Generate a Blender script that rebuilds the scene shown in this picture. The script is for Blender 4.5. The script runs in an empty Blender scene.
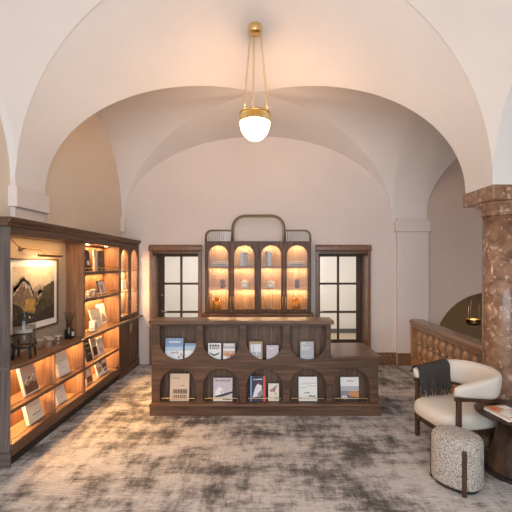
import bpy, bmesh, math, random
from mathutils import Vector, Matrix
R = math.radians
PI = math.pi
random.seed(7)
C = bpy.context.scene.collection
sc = bpy.context.scene

# ------------------------------------------------------------------ camera, world, exposure
F = 390.0          # focal length in pixels of the 512 frame
EYE = 1.8
cam_d = bpy.data.cameras.new('camera')
cam = bpy.data.objects.new('camera', cam_d); C.objects.link(cam)
cam.location = (0, 0, EYE); cam.rotation_euler = (PI/2, 0, 0)
cam_d.sensor_fit = 'HORIZONTAL'; cam_d.sensor_width = 36.0
cam_d.lens = 36.0*F/512.0
cam_d.shift_x = -8/512.0; cam_d.shift_y = 8/512.0
cam_d.clip_start = 0.05
sc.camera = cam
vs = sc.view_settings
vs.view_transform = 'Standard'; vs.look = 'None'; vs.exposure = 0.3; vs.gamma = 1.0
vs.use_curve_mapping = False
sc.cycles.transparent_max_bounces = 24

wd = bpy.data.worlds.new('daylight'); sc.world = wd; wd.use_nodes = True
bgn = wd.node_tree.nodes['Background']
bgn.inputs[0].default_value = (0.86, 0.92, 1.0, 1); bgn.inputs[1].default_value = 0.5

def area(name, loc, rot, sx, sy, power, col, parent=None, spread=None):
    d = bpy.data.lights.new(name, 'AREA'); d.shape = 'RECTANGLE'; d.size = sx; d.size_y = sy
    d.energy = power; d.color = col
    if spread: d.spread = spread
    o = bpy.data.objects.new(name, d); C.objects.link(o)
    o.rotation_euler = rot
    if parent is not None:
        o.parent = parent; o.location = Vector(loc) - root_loc(parent)
    else:
        o.location = loc
    return o
WARM = (1.0, 0.56, 0.22)
WARM2 = (1.0, 0.66, 0.36)

# big windows behind the photographer
area('window_daylight', (0.1, -1.7, 2.3), (R(90), 0, 0), 4.8, 3.6, 205, (0.84, 0.92, 1.0))

# ------------------------------------------------------------------ helpers
def root_loc(o):
    while o.parent is not None: o = o.parent
    return Vector(o.location)

class MB:
    def __init__(s): s.v=[]; s.f=[]; s.m=[]; s.sm=[]
    def add(s, vs_, fs, mi=0, sm=False):
        b=len(s.v); s.v += [tuple(p) for p in vs_]
        for f in fs: s.f.append([b+i for i in f]); s.m.append(mi); s.sm.append(sm)
        return s
    def box(s, x0,x1,y0,y1,z0,z1, mi=0):
        v=[(x0,y0,z0),(x1,y0,z0),(x1,y1,z0),(x0,y1,z0),(x0,y0,z1),(x1,y0,z1),(x1,y1,z1),(x0,y1,z1)]
        return s.add(v,[(0,3,2,1),(4,5,6,7),(0,1,5,4),(1,2,6,5),(2,3,7,6),(3,0,4,7)],mi)
    def lathe(s, prof, c=(0,0,0), n=32, mi=0, sm=True):
        v=[]; f=[]
        for r,z in prof:
            for k in range(n):
                a=2*PI*k/n; v.append((c[0]+r*math.cos(a),c[1]+r*math.sin(a),c[2]+z))
        for i in range(len(prof)-1):
            for k in range(n):
                k2=(k+1)%n
                f.append((i*n+k,i*n+k2,(i+1)*n+k2,(i+1)*n+k))
        s.add(v,f,mi,sm)
        b=len(s.v)-len(v)
        if prof[0][0]>1e-6: s.f.append([b+k for k in range(n)][::-1]); s.m.append(mi); s.sm.append(False)
        if prof[-1][0]>1e-6: s.f.append([b+(len(prof)-1)*n+k for k in range(n)]); s.m.append(mi); s.sm.append(False)
        return s
    def tube(s, pts, r, n=8, closed=False, mi=0, rad=None):
        pts=[Vector(p) for p in pts]; v=[]; f=[]; N=len(pts)
        prev=None
        for i,p in enumerate(pts):
            if closed: t=(pts[(i+1)%N]-pts[i-1])
            else: t=pts[min(i+1,N-1)]-pts[max(i-1,0)]
            t.normalize()
            if prev is None:
                u=t.orthogonal().normalized()
            else:
                u=(prev-t*prev.dot(t))
                u = u.normalized() if u.length>1e-6 else t.orthogonal().normalized()
            prev=u; w=t.cross(u)
            rr=rad[i] if rad else r
            for k in range(n):
                a=2*PI*k/n; v.append(p+(u*math.cos(a)+w*math.sin(a))*rr)
        M=N if closed else N-1
        for i in range(M):
            j=(i+1)%N
            for k in range(n):
                k2=(k+1)%n; f.append((i*n+k,i*n+k2,j*n+k2,j*n+k))
        if not closed:
            f.append(tuple(range(n))[::-1]); f.append(tuple((N-1)*n+k for k in range(n)))
        return s.add(v,f,mi,True)
    def loft(s, rings, cap=True, mi=0, sm=True):
        n=len(rings[0]); v=[p for r in rings for p in r]; f=[]
        for i in range(len(rings)-1):
            for k in range(n):
                k2=(k+1)%n; f.append((i*n+k,i*n+k2,(i+1)*n+k2,(i+1)*n+k))
        if cap:
            f.append(tuple(range(n))[::-1]); f.append(tuple((len(rings)-1)*n+k for k in range(n)))
        return s.add(v,f,mi,sm)
    def grid(s, rows, mi=0, sm=True):
        n=len(rows[0]); v=[p for r in rows for p in r]; f=[]
        for i in range(len(rows)-1):
            for k in range(n-1): f.append((i*n+k,i*n+k+1,(i+1)*n+k+1,(i+1)*n+k))
        return s.add(v,f,mi,sm)
    def prism_y(s, poly, y0, y1, mi=0):      # poly in (x,z)
        n=len(poly)
        v=[(x,y0,z) for x,z in poly]+[(x,y1,z) for x,z in poly]
        f=[tuple(range(n)),tuple(range(2*n-1,n-1,-1))]+[(i,i+n,(i+1)%n+n,(i+1)%n) for i in range(n)]
        return s.add(v,f,mi)
    def prism_x(s, poly, x0, x1, mi=0):      # poly in (y,z)
        n=len(poly)
        v=[(x0,y,z) for y,z in poly]+[(x1,y,z) for y,z in poly]
        f=[tuple(range(n)),tuple(range(2*n-1,n-1,-1))]+[(i,i+n,(i+1)%n+n,(i+1)%n) for i in range(n)]
        return s.add(v,f,mi)
    def prism_z(s, poly, z0, z1, mi=0):
        n=len(poly)
        v=[(x,y,z0) for x,y in poly]+[(x,y,z1) for x,y in poly]
        f=[tuple(range(n))[::-1],tuple(range(n,2*n))]+[(i,(i+1)%n,(i+1)%n+n,i+n) for i in range(n)]
        return s.add(v,f,mi)
    def build(s, name, mat, parent=None, bevel=0.0, local=False, seg=2, struct=False, fix=True):
        v=[Vector(p) for p in s.v]
        off=Vector((0,0,0))
        if parent is not None:
            if not local: off=root_loc(parent)
        elif not struct and not local:
            xs=[p.x for p in v]; ys=[p.y for p in v]; zs=[p.z for p in v]
            off=Vector(((min(xs)+max(xs))/2,(min(ys)+max(ys))/2,min(zs)))
        me=bpy.data.meshes.new(name)
        me.from_pydata([p-off for p in v],[],s.f)
        for i,p in enumerate(me.polygons): p.material_index=s.m[i]; p.use_smooth=s.sm[i]
        for m in (mat if isinstance(mat,(list,tuple)) else [mat]): me.materials.append(m)
        if fix:
            bm=bmesh.new(); bm.from_mesh(me); bmesh.ops.recalc_face_normals(bm,faces=bm.faces); bm.to_mesh(me); bm.free()
        me.update()
        o=bpy.data.objects.new(name,me); C.objects.link(o)
        if parent is not None: o.parent=parent
        else: o.location=off
        if struct: o['kind']='structure'
        if bevel>0:
            b=o.modifiers.new('bevel','BEVEL'); b.width=bevel; b.segments=seg; b.limit_method='ANGLE'; b.angle_limit=R(50)
        return o

def thing(name, label, cat, loc=(0,0,0), rotz=0, group=None, tilt=0):
    o=bpy.data.objects.new(name,None); C.objects.link(o)
    o.location=loc; o.rotation_euler=(tilt,0,rotz); o.empty_display_size=.1
    o['label']=label; o['category']=cat
    if group: o['group']=group
    return o
def tag(o,label,cat,group=None):
    o['label']=label; o['category']=cat
    if group: o['group']=group
    return o
def part(o, label): o['label']=label; return o
def dup(root, loc, rotz=0, label=None, group=None):
    def cp(o, parent):
        c=o.copy(); C.objects.link(c)
        if parent is not None: c.parent=parent
        for ch in o.children: cp(ch,c)
        return c
    r=cp(root,None); r.location=loc; r.rotation_euler=(root.rotation_euler[0],0,rotz)
    if label: r['label']=label
    if group: r['group']=group
    return r

def plate(name, outer, holes, y0, y1, mat, parent=None, bevel=0, struct=False, axis='Y'):
    """a plate in the (x,z) plane with holes, from y0 (front) to y1"""
    cu=bpy.data.curves.new('tmp','CURVE'); cu.dimensions='2D'; cu.fill_mode='BOTH'; cu.extrude=abs(y1-y0)/2
    for poly in [outer]+holes:
        sp=cu.splines.new('POLY'); sp.points.add(len(poly)-1)
        for i,(x,z) in enumerate(poly): sp.points[i].co=(x,z,0,1)
        sp.use_cyclic_u=True
    ob=bpy.data.objects.new('tmp',cu); C.objects.link(ob)
    dg=bpy.context.evaluated_depsgraph_get(); dg.update()
    me=bpy.data.meshes.new_from_object(ob.evaluated_get(dg))
    bpy.data.objects.remove(ob); bpy.data.curves.remove(cu)
    off = root_loc(parent) if parent is not None else Vector((0,0,0))
    ym=(y0+y1)/2
    for v in me.vertices:
        x,z,d=v.co
        v.co = Vector((x,ym-d,z))-off if axis=='Y' else Vector((ym+d,x,z))-off
    bm=bmesh.new(); bm.from_mesh(me); bmesh.ops.remove_doubles(bm,verts=bm.verts,dist=1e-5)
    bmesh.ops.recalc_face_normals(bm,faces=bm.faces); bm.to_mesh(me); bm.free()
    me.name=name; me.materials.clear(); me.materials.append(mat)
    for p in me.polygons: p.use_smooth=False; p.material_index=0
    o=bpy.data.objects.new(name,me); C.objects.link(o)
    if parent is not None: o.parent=parent
    if struct: o['kind']='structure'
    if bevel:
        b=o.modifiers.new('bevel','BEVEL'); b.width=bevel; b.segments=2; b.limit_method='ANGLE'; b.angle_limit=R(50)
    return o
def rect(x0,x1,z0,z1): return [(x0,z0),(x1,z0),(x1,z1),(x0,z1)]
def arch(x0,x1,z0,ztop,n=20):           # round-headed
    r=(x1-x0)/2; cx=(x0+x1)/2; zs=ztop-r
    return [(x0,z0),(x1,z0)]+[(cx+r*math.cos(PI*k/n),zs+r*math.sin(PI*k/n)) for k in range(n+1)]
def ushape(x0,x1,zbot,z1,n=20):
    r=(x1-x0)/2; cx=(x0+x1)/2; zs=zbot+r
    return [(x1,z1),(x0,z1)]+[(cx-r*math.cos(PI*k/n),zs-r*math.sin(PI*k/n)) for k in range(n+1)]

# ------------------------------------------------------------------ materials
MATS={}
class NT:
    def __init__(s,name):
        s.m=bpy.data.materials.new(name); s.m.use_nodes=True; s.t=s.m.node_tree; s.n=s.t.nodes
        s.b=s.n['Principled BSDF']; s.out=s.n['Material Output']
    def new(s,typ,**kw):
        n=s.n.new(typ)
        for k,v in kw.items():
            if k in n.inputs.keys() if hasattr(n.inputs,'keys') else False: n.inputs[k].default_value=v
            else: setattr(n,k,v)
        return n
    def l(s,a,b): s.t.links.new(a,b)
    def coord(s,scale=(1,1,1),kind='Object',loc=(0,0,0)):
        tc=s.n.new('ShaderNodeTexCoord'); mp=s.n.new('ShaderNodeMapping')
        mp.inputs['Scale'].default_value=scale; mp.inputs['Location'].default_value=loc
        s.l(tc.outputs[kind],mp.inputs['Vector']); return mp.outputs[0]
    def noise(s,vec,scale,detail=4,rough=.55,dist=0):
        n=s.n.new('ShaderNodeTexNoise'); n.inputs['Scale'].default_value=scale; n.inputs['Detail'].default_value=detail
        n.inputs['Roughness'].default_value=rough; n.inputs['Distortion'].default_value=dist
        s.l(vec,n.inputs['Vector']); return n.outputs[0]
    def ramp(s,fac,stops):
        r=s.n.new('ShaderNodeValToRGB'); e=r.color_ramp.elements
        while len(e)<len(stops): e.new(.5)
        for i,(p,c) in enumerate(stops): e[i].position=p; e[i].color=(*c,1)
        s.l(fac,r.inputs[0]); return r.outputs[0]
    def mix(s,fac,a,b,mode='MIX'):
        m=s.n.new('ShaderNodeMix'); m.data_type='RGBA'; m.blend_type=mode
        for sock,v in ((m.inputs[0],fac),(m.inputs[6],a),(m.inputs[7],b)):
            if isinstance(v,(int,float)): sock.default_value=v
            elif isinstance(v,tuple): sock.default_value=(*v,1)
            else: s.l(v,sock)
        return m.outputs[2]
    def bump(s,h,strength=.2,dist=.01):
        b=s.n.new('ShaderNodeBump'); b.inputs['Strength'].default_value=strength; b.inputs['Distance'].default_value=dist
        s.l(h,b.inputs['Height']); s.l(b.outputs[0],s.b.inputs['Normal'])
def plain(name,col,rough=.6,metal=0,emit=0,ecol=None):
    t=NT(name); t.b.inputs['Base Color'].default_value=(*col,1); t.b.inputs['Roughness'].default_value=rough
    t.b.inputs['Metallic'].default_value=metal
    if emit:
        t.b.inputs['Emission Color'].default_value=(*(ecol or col),1); t.b.inputs['Emission Strength'].default_value=emit
    return t.m
def wood(name,dark,light,axis,rough=.45,k=1.0):
    t=NT(name)
    s=[13*k,13*k,13*k]; s['XYZ'.index(axis)]=.9*k
    v=t.coord(tuple(s))
    n1=t.noise(v,1.6,6,.6,.8)
    s2=[75,75,75]; s2['XYZ'.index(axis)]=2.5
    n2=t.noise(t.coord(tuple(s2)),1.0,3,.6,.2)
    c=t.ramp(n1,[(.3,dark),(.52,tuple((a+b)/2 for a,b in zip(dark,light))),(.72,light)])
    c2=t.ramp(n2,[(.3,(.62,.60,.58)),(.65,(1.08,1.06,1.05))])
    t.l(t.mix(.75,c,c2,'MULTIPLY'),t.b.inputs['Base Color'])
    t.b.inputs['Roughness'].default_value=rough; t.b.inputs['Specular IOR Level'].default_value=.3
    t.bump(n2,.12,.002)
    return t.m
WD=((.062,.032,.019),(.185,.104,.063))       # dark walnut
WM=((.135,.066,.034),(.34,.185,.105))         # mid walnut, interiors
WOODX=wood('walnut_dark_x',*WD,'X'); WOODY=wood('walnut_dark_y',*WD,'Y'); WOODZ=wood('walnut_dark_z',*WD,'Z')
MIDX=wood('walnut_mid_x',*WM,'X'); MIDY=wood('walnut_mid_y',*WM,'Y'); MIDZ=wood('walnut_mid_z',*WM,'Z')
TOPX=wood('walnut_top_x',(.10,.05,.028),(.24,.13,.075),'X',.3); TOPY=wood('walnut_top_y',(.10,.05,.028),(.24,.13,.075),'Y',.35)
GREYZ=wood('walnut_grey_z',(.085,.065,.058),(.20,.16,.145),'Z',.5)
GREYX=wood('walnut_grey_x',(.085,.065,.058),(.20,.16,.145),'X',.5)
OAKZ=wood('pale_oak_z',(.36,.215,.115),(.58,.375,.22),'Z',.5)
CHAIRW=wood('dark_stained_wood',(.035,.018,.011),(.115,.06,.036),'Z',.4)
TABLEW=wood('espresso_wood',(.022,.013,.009),(.085,.05,.032),'Z',.35)

def plaster(name,col):
    t=NT(name); v=t.coord((1,1,1))
    n=t.noise(v,1.3,3); c=t.ramp(n,[(.3,tuple(x*.965 for x in col)),(.7,tuple(min(1,x*1.02) for x in col))])
    t.l(c,t.b.inputs['Base Color']); t.b.inputs['Roughness'].default_value=.9
    t.bump(t.noise(v,60,3),.04,.004)
    return t.m
PLASTER=plaster('cream_plaster',(.76,.66,.60)); WARMWALL=plaster('warm_lit_plaster',(.76,.63,.50))  # left wall plaster has the warm light's tint mixed into its colour
VAULT=plaster('vault_plaster',(.79,.725,.675))
WHITEWALL=plain('white_paint',(.82,.80,.77),.8)
LINEN=plaster('linen_panel',(.40,.325,.245))

def marble(name):
    t=NT(name); v=t.coord((1,1,1))
    n=t.noise(v,9,6,.65,.6)
    base=t.ramp(n,[(.30,(.14,.07,.042)),(.5,(.27,.145,.085)),(.70,(.40,.235,.145))])
    vo=t.new('ShaderNodeTexVoronoi'); vo.inputs['Scale'].default_value=20
    nz=t.n.new('ShaderNodeTexNoise'); nz.inputs['Scale'].default_value=14; nz.inputs['Detail'].default_value=3; t.l(v,nz.inputs['Vector'])
    t.l(t.mix(.09,t.coord((1,1,.6)),nz.outputs[1]),vo.inputs['Vector'])
    spots=t.ramp(vo.outputs['Distance'],[(.24,(1,1,1)),(.36,(0,0,0))])
    n2=t.noise(v,6,3); gate=t.ramp(n2,[(.40,(0,0,0)),(.50,(1,1,1))])
    fac=t.mix(1.0,spots,gate,'MULTIPLY')
    bw=t.n.new('ShaderNodeRGBToBW'); t.l(fac,bw.inputs[0])
    mu=t.n.new('ShaderNodeMath'); mu.operation='MULTIPLY'; mu.inputs[1].default_value=.7; t.l(bw.outputs[0],mu.inputs[0])
    t.l(t.mix(mu.outputs[0],base,(.60,.43,.32)),t.b.inputs['Base Color'])
    t.b.inputs['Roughness'].default_value=.16
    return t.m
MARBLE=marble('red_brown_marble')
def marble2():
    t=NT('brown_stone_frame'); v=t.coord((1,1,1)); n=t.noise(v,38,5,.6,.3)
    t.l(t.ramp(n,[(.3,(.11,.055,.03)),(.55,(.24,.125,.07)),(.75,(.38,.22,.13))]),t.b.inputs['Base Color'])
    t.b.inputs['Roughness'].default_value=.28; return t.m
STONE=marble2()
def honey():
    t=NT('honey_marble'); v=t.coord((1,1,1)); n=t.noise(v,11,4,.5,.3)
    t.l(t.ramp(n,[(.3,(.34,.18,.09)),(.55,(.42,.23,.12)),(.75,(.48,.275,.15))]),t.b.inputs['Base Color'])
    t.b.inputs['Roughness'].default_value=.14; return t.m
HONEY=honey(); RAIL=plain('rail_stone',(.27,.17,.115),.2)

def carpet():
    t=NT('distressed_carpet')
    vx=t.coord((.9,3.0,1)); vy=t.coord((3.4,1.1,1),loc=(3.1,1.7,0)); vi=t.coord((1,1,1))
    a=t.noise(vx,1.9,12,.80,.15); b=t.noise(vy,1.6,12,.80,.15); c=t.noise(vi,1.0,4,.6,.3)
    m=t.n.new('ShaderNodeMath'); m.operation='ADD'; t.l(a,m.inputs[0]); t.l(b,m.inputs[1])
    m2=t.n.new('ShaderNodeMath'); m2.operation='MULTIPLY_ADD'; t.l(c,m2.inputs[0]); m2.inputs[1].default_value=.9; t.l(m.outputs[0],m2.inputs[2])
    m3=t.n.new('ShaderNodeMath'); m3.operation='MULTIPLY'; m3.inputs[1].default_value=1/2.9; t.l(m2.outputs[0],m3.inputs[0])
    col=t.ramp(m3.outputs[0],[(.44,(.105,.095,.09)),(.478,(.25,.228,.215)),(.505,(.42,.388,.37)),(.54,(.585,.545,.515))])
    streak=t.noise(t.coord((4,30,1)),2.4,8,.8); streak2=t.noise(t.coord((34,2.5,1)),2,5,.7)
    sc1=t.ramp(streak,[(.40,(.62,.60,.59)),(.56,(1.14,1.14,1.14))]); sc2=t.ramp(streak2,[(.36,(.78,.77,.76)),(.6,(1.1,1.1,1.1))])
    col=t.mix(.75,col,sc1,'MULTIPLY'); col=t.mix(.35,col,sc2,'MULTIPLY')
    fz=t.noise(vi,260,2,.6)
    col=t.mix(.8,col,t.ramp(fz,[(.3,(.85,.85,.85)),(.7,(1.12,1.12,1.12))]),'MULTIPLY')
    t.l(col,t.b.inputs['Base Color']); t.b.inputs['Roughness'].default_value=.97
    t.b.inputs['Specular IOR Level'].default_value=.1
    t.bump(fz,.5,.006); return t.m
CARPET=carpet()
def glass(name='clear_glass',refl=.10,tint=(1,1,1)):
    t=NT(name); t.n.remove(t.b)
    tr=t.n.new('ShaderNodeBsdfTransparent'); tr.inputs[0].default_value=(*tint,1)
    gl=t.n.new('ShaderNodeBsdfGlossy'); gl.inputs['Roughness'].default_value=.03
    lw=t.n.new('ShaderNodeLayerWeight'); lw.inputs[0].default_value=.5
    pw=t.n.new('ShaderNodeMath'); pw.operation='POWER'; pw.inputs[1].default_value=5; t.l(lw.outputs['Facing'],pw.inputs[0])
    ad=t.n.new('ShaderNodeMath'); ad.operation='MULTIPLY_ADD'; ad.inputs[1].default_value=.7; ad.inputs[2].default_value=refl*.4; t.l(pw.outputs[0],ad.inputs[0])
    mx=t.n.new('ShaderNodeMixShader'); t.l(ad.outputs[0],mx.inputs[0]); t.l(tr.outputs[0],mx.inputs[1]); t.l(gl.outputs[0],mx.inputs[2])
    t.l(mx.outputs[0],t.out.inputs['Surface']); return t.m
GLASS=glass('clear_glass',.03); WATER=glass('water',.05,(.80,.80,.79)); GLASSG=glass('tumbler_glass',.10,(.97,.97,.97)); GLASSJ=glass('jar_glass',.12,(.86,.86,.85))
def fluted():
    t=NT('fluted_glass'); t.n.remove(t.b)
    tr=t.n.new('ShaderNodeBsdfTransparent'); df=t.n.new('ShaderNodeBsdfTranslucent'); df.inputs[0].default_value=(.85,.83,.8,1)
    gl=t.n.new('ShaderNodeBsdfGlossy'); gl.inputs[1].default_value=.15
    m1=t.n.new('ShaderNodeMixShader'); m1.inputs[0].default_value=.45; t.l(tr.outputs[0],m1.inputs[1]); t.l(df.outputs[0],m1.inputs[2])
    m2=t.n.new('ShaderNodeMixShader'); m2.inputs[0].default_value=.15; t.l(m1.outputs[0],m2.inputs[1]); t.l(gl.outputs[0],m2.inputs[2])
    t.l(m2.outputs[0],t.out.inputs['Surface']); return t.m
FLUTED=fluted()
BRASSL=plain('satin_brass',(.72,.56,.33),.4,.7); BRASS=plain('brass',(.80,.57,.25),.28,1); BRASSD=plain('aged_brass',(.30,.20,.10),.38,1); BRONZE=plain('bronze_tube',(.23,.165,.10),.4,.85)
BLACK=plain('black_metal',(.012,.012,.012),.45); BLACKG=plain('black_glass_bottle',(.012,.011,.011),.15)
TOE=plain('dark_recess',(.03,.02,.015),.7)
OPAL=plain('opal_glass',(.95,.9,.82),.2,0,21.0,(1.0,.68,.43))
BOWLGLOW=plain('bowl_lamp_glow',(.9,.7,.4),.3,0,4.0,(1.0,.62,.25))
def fabric(name,col,scale=220,b=.35,var=.08):
    t=NT(name); v=t.coord((1,1,1)); n=t.noise(v,scale,3,.7)
    t.l(t.ramp(n,[(.3,tuple(x*(1-var) for x in col)),(.7,tuple(min(1,x*(1+var)) for x in col))]),t.b.inputs['Base Color'])
    t.b.inputs['Roughness'].default_value=.95; t.b.inputs['Sheen Weight'].default_value=.1 if col[0]>.3 else 0; t.b.inputs['Specular IOR Level'].default_value=.2; t.bump(n,b,.004); return t.m
CREAM=fabric('cream_upholstery',(.70,.63,.55)); THROW=fabric('charcoal_wool',(.055,.048,.045),150,.6,.35)
def boucle():
    t=NT('speckled_boucle'); v=t.coord((1,1,1))
    vo=t.n.new('ShaderNodeTexVoronoi'); vo.inputs['Scale'].default_value=120; t.l(v,vo.inputs['Vector'])
    n=t.noise(v,95,3,.6,.5)
    c=t.ramp(n,[(.34,(.20,.15,.12)),(.45,(.47,.41,.355)),(.56,(.76,.70,.64))])
    c2=t.ramp(vo.outputs['Distance'],[(.1,(1.1,1.1,1.1)),(.7,(.6,.57,.55))])
    t.l(t.mix(.7,c,c2,'MULTIPLY'),t.b.inputs['Base Color']); t.b.inputs['Roughness'].default_value=1
    inv=t.n.new('ShaderNodeMath'); inv.operation='SUBTRACT'; inv.inputs[0].default_value=1; t.l(vo.outputs['Distance'],inv.inputs[1])
    t.bump(inv.outputs[0],.8,.012); return t.m
BOUCLE=boucle()
PAGES=plain('page_edges',(.80,.76,.68),.9)
def pc(name,col,rough=.55): 
    if name not in MATS: MATS[name]=plain(name,col,rough)
    return MATS[name]
PW=pc('paper_white',(.80,.78,.75)); PCR=pc('paper_cream',(.78,.70,.58)); PBE=pc('paper_beige',(.62,.48,.36)); PLV=pc('paper_lavender',(.56,.49,.54))
PBL=pc('paper_blue',(.22,.34,.52)); PNV=pc('paper_navy',(.035,.035,.07)); PRD=pc('paper_red',(.62,.08,.06)); PGR=pc('paper_grey',(.45,.44,.45))
PDK=pc('paper_dark',(.035,.03,.03)); PBR=pc('paper_brown',(.16,.085,.05)); PSK=pc('paper_sky',(.42,.55,.70)); POR=pc('paper_orange',(.62,.25,.09))
PSN=pc('paper_snow',(.74,.72,.76)); PPK=pc('paper_pink',(.60,.42,.36)); PMG=pc('paper_midgrey',(.25,.24,.25)); PGN=pc('paper_green',(.09,.10,.06)); PTN=pc('paper_tan',(.45,.30,.17))

# ------------------------------------------------------------------ the shell
XL, XR, XC, HX = -2.5, 2.3, -.1, 2.4
XW = -2.55
YA, YB, YE = 3.92, 4.45, 7.0
ZS = 2.6
# floor
m=MB(); m.prism_z([(-2.75,-1.5),(6.7,-1.5),(6.7,4.45),(2.84,4.45),(2.84,7.0),(2.3,7.0),(-2.75,7.0)],-.12,0)
fl=m.build('floor',CARPET,struct=True)
m=MB(); m.box(2.84,6.7,4.45,10.2,-2.1,-2.0); m.build('floor_stairwell',STONE,struct=True)
m=MB(); m.box(-2.9,2.8,7.0,10.4,-.12,0); m.build('floor_corridor',plain('tan_floor',(.50,.40,.30),.5),struct=True)
# walls
m=MB(); m.box(-2.75,XW,-1.8,7.5,0,5.6); m.build('wall_left',WARMWALL,struct=True)
DL=(-1.99,-1.17); DR=(.98,1.85); DH=2.03
plate('wall_back',rect(-2.75,2.93,-.12,4.6),[rect(DL[0]-.03,DL[1]+.03,0.0,DH),rect(DR[0]-.03,DR[1]+.03,0.0,DH)],7.0,7.5,PLASTER,struct=True)
cx,cz,rr=4.05,.30,.99
hole=[(cx+rr*math.cos(PI*k/28),cz+rr*math.sin(PI*k/28)) for k in range(29)]
hole=[(cx-rr,-1.95),(cx+rr,-1.95)]+hole
plate('wall_stairwell',rect(2.93,6.9,-2.1,4.6),[hole],7.0,7.4,plaster('stair_hall_plaster',(.67,.535,.455)),struct=True)
m=MB(); m.box(6.7,6.9,-1.8,7.4,-2.1,5.2); m.build('wall_right',PLASTER,struct=True)
m=MB(); m.box(2.9,6.9,-1.95,-1.8,0,4.8); m.build('wall_daylight_block',PLASTER,struct=True)  # unseen wall added to keep daylight out of the stair hall
m=MB(); m.box(2.80,2.84,4.45,7.0,-2.0,-.12); m.build('wall_landing',PLASTER,struct=True)
# room below, seen through the stairwell arch
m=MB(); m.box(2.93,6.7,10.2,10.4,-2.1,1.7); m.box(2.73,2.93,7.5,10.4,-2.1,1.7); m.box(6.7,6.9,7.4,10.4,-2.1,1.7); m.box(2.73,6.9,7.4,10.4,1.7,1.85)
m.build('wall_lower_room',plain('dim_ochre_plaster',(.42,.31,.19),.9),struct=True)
# corridor behind the glazed doors
m=MB(); m.box(-2.9,2.72,10.2,10.35,0,2.6); m.box(-2.9,-2.75,7.5,10.2,0,2.6); m.box(2.6,2.72,7.5,10.2,0,2.6); m.box(-2.9,2.72,7.5,10.35,2.6,2.7)
m.build('wall_corridor',WHITEWALL,struct=True)
m=MB(); m.box(-2.75,2.6,10.17,10.2,0,.11); m.build('baseboard_corridor',plain('grey_skirting',(.12,.12,.12),.6),struct=True)
area('corridor_light',(-.1,8.9,2.58),(0,0,0),4.6,1.2,58,(1,.95,.88))

def cosgrid(n): return [-math.cos(PI*k/n) for k in range(n+1)]
U=cosgrid(48)
def ell(u): return math.sqrt(max(0,1-u*u))
def cells(xc,hx,yc,hy,zs,groin,ends,name,mat,nv=14):
    """a groin vault; ends: dict side -> (coordinate, rise) of the wall arcs"""
    def G(u,side):
        z=zs+groin*ell(u)
        if side=='back': return (xc+hx*u, yc+hy*abs(u), z)
        if side=='front': return (xc+hx*u, yc-hy*abs(u), z)
        if side=='left': return (xc-hx*abs(u), yc+hy*u, z)
        return (xc+hx*abs(u), yc+hy*u, z)
    obs=[]
    for side,(co,rise) in ends.items():
        rows=[]
        for j in range(nv+1):
            t=j/nv; row=[]
            for u in U:
                g=G(u,side); z1=zs+rise*ell(u)
                if side in('back','front'): p=(g[0], g[1]+(co-g[1])*t, g[2]+(z1-g[2])*t)
                else: p=(g[0]+(co-g[0])*t, g[1], g[2]+(z1-g[2])*t)
                row.append(p)
            rows.append(row)
        m=MB(); m.grid(rows); obs.append(m.build(name,mat,struct=True,fix=False))
    return obs
ycb=(YB+YE)/2; hyb=(YE-YB)/2
cells(XC,HX,ycb,hyb,ZS,1.72,{'back':(7.005,1.49),'left':(XW-.005,1.49),'right':(XR,1.49),'front':(YA,2.43)},'ceiling_vault',VAULT)
HS=1.43; YF0=YA-2*HS
def sail(yc,name):
    rho=math.sqrt(HX*HX+HS*HS); nx,ny=48,32
    ux=[-math.cos(PI*k/nx) for k in range(nx+1)]; uy=[-math.cos(PI*k/ny) for k in range(ny+1)]
    rows=[[((XC+HX*a) if a>-1 else XW-.005, yc+HS*b, ZS+math.sqrt(max(0,rho*rho-(HX*a)**2-(HS*b)**2))) for a in ux] for b in uy]
    m=MB(); m.grid(rows); m.build(name,VAULT,struct=True,fix=False)
sail(YA-HS,'ceiling_entry_vault'); sail(YA-3*HS,'ceiling_window_vault')
YFF=YA-4*HS
# right arcade: soffits of the two arches and the vault of the stair hall
def soffit(y0,y1,rise,name):
    yc=(y0+y1)/2; hy=(y1-y0)/2
    rows=[[(x,yc+hy*u,ZS+rise*ell(u)) for u in U] for x in (XR,2.5,2.7,2.9)]
    m=MB(); m.grid(rows); m.build(name,VAULT,struct=True,fix=False)
soffit(YB,YE,1.49,'ceiling_arch_stairs'); soffit(YF0,YA,HS,'ceiling_arch_entry'); soffit(YFF,YF0,HS,'ceiling_arch_window')
cells(4.8,1.9,ycb,hyb,ZS,1.65,{'back':(7.005,1.49),'left':(2.9,1.49),'right':(6.705,1.49),'front':(YB,1.49)},'ceiling_stair_vault',VAULT)
rows=[[(4.8+1.9*u,YB,ZS+1.49*ell(u)) for u in U],[(4.8+1.9*u,YB,4.75) for u in U]]
m=MB(); m.grid(rows,sm=False); m.box(2.9,6.9,-1.8,YB,4.7,4.8); m.build('ceiling_side_aisle',VAULT,struct=True,fix=False)
# pilaster + impost on the left wall, pier + impost at the back right, corbel in the far left corner
m=MB(); m.box(XW-.02,XL,YA,YB,0,2.74); m.build('trim_1',PLASTER,struct=True)
m=MB(); m.box(XW-.02,-2.462,YA-.035,YB+.035,2.375,2.585); m.build('trim_2',PLASTER,struct=True,bevel=.008)
m=MB(); m.box(2.37,2.93,6.94,7.02,0,ZS+.02); m.build('trim_3',PLASTER,struct=True)
m=MB(); m.box(2.335,2.955,6.905,7.02,2.375,2.56); m.build('trim_4',PLASTER,struct=True,bevel=.008)
m=MB(); m.box(XW-.02,-2.47,6.93,7.02,2.37,ZS+.03); m.build('trim_5',PLASTER,struct=True,bevel=.006)
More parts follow.
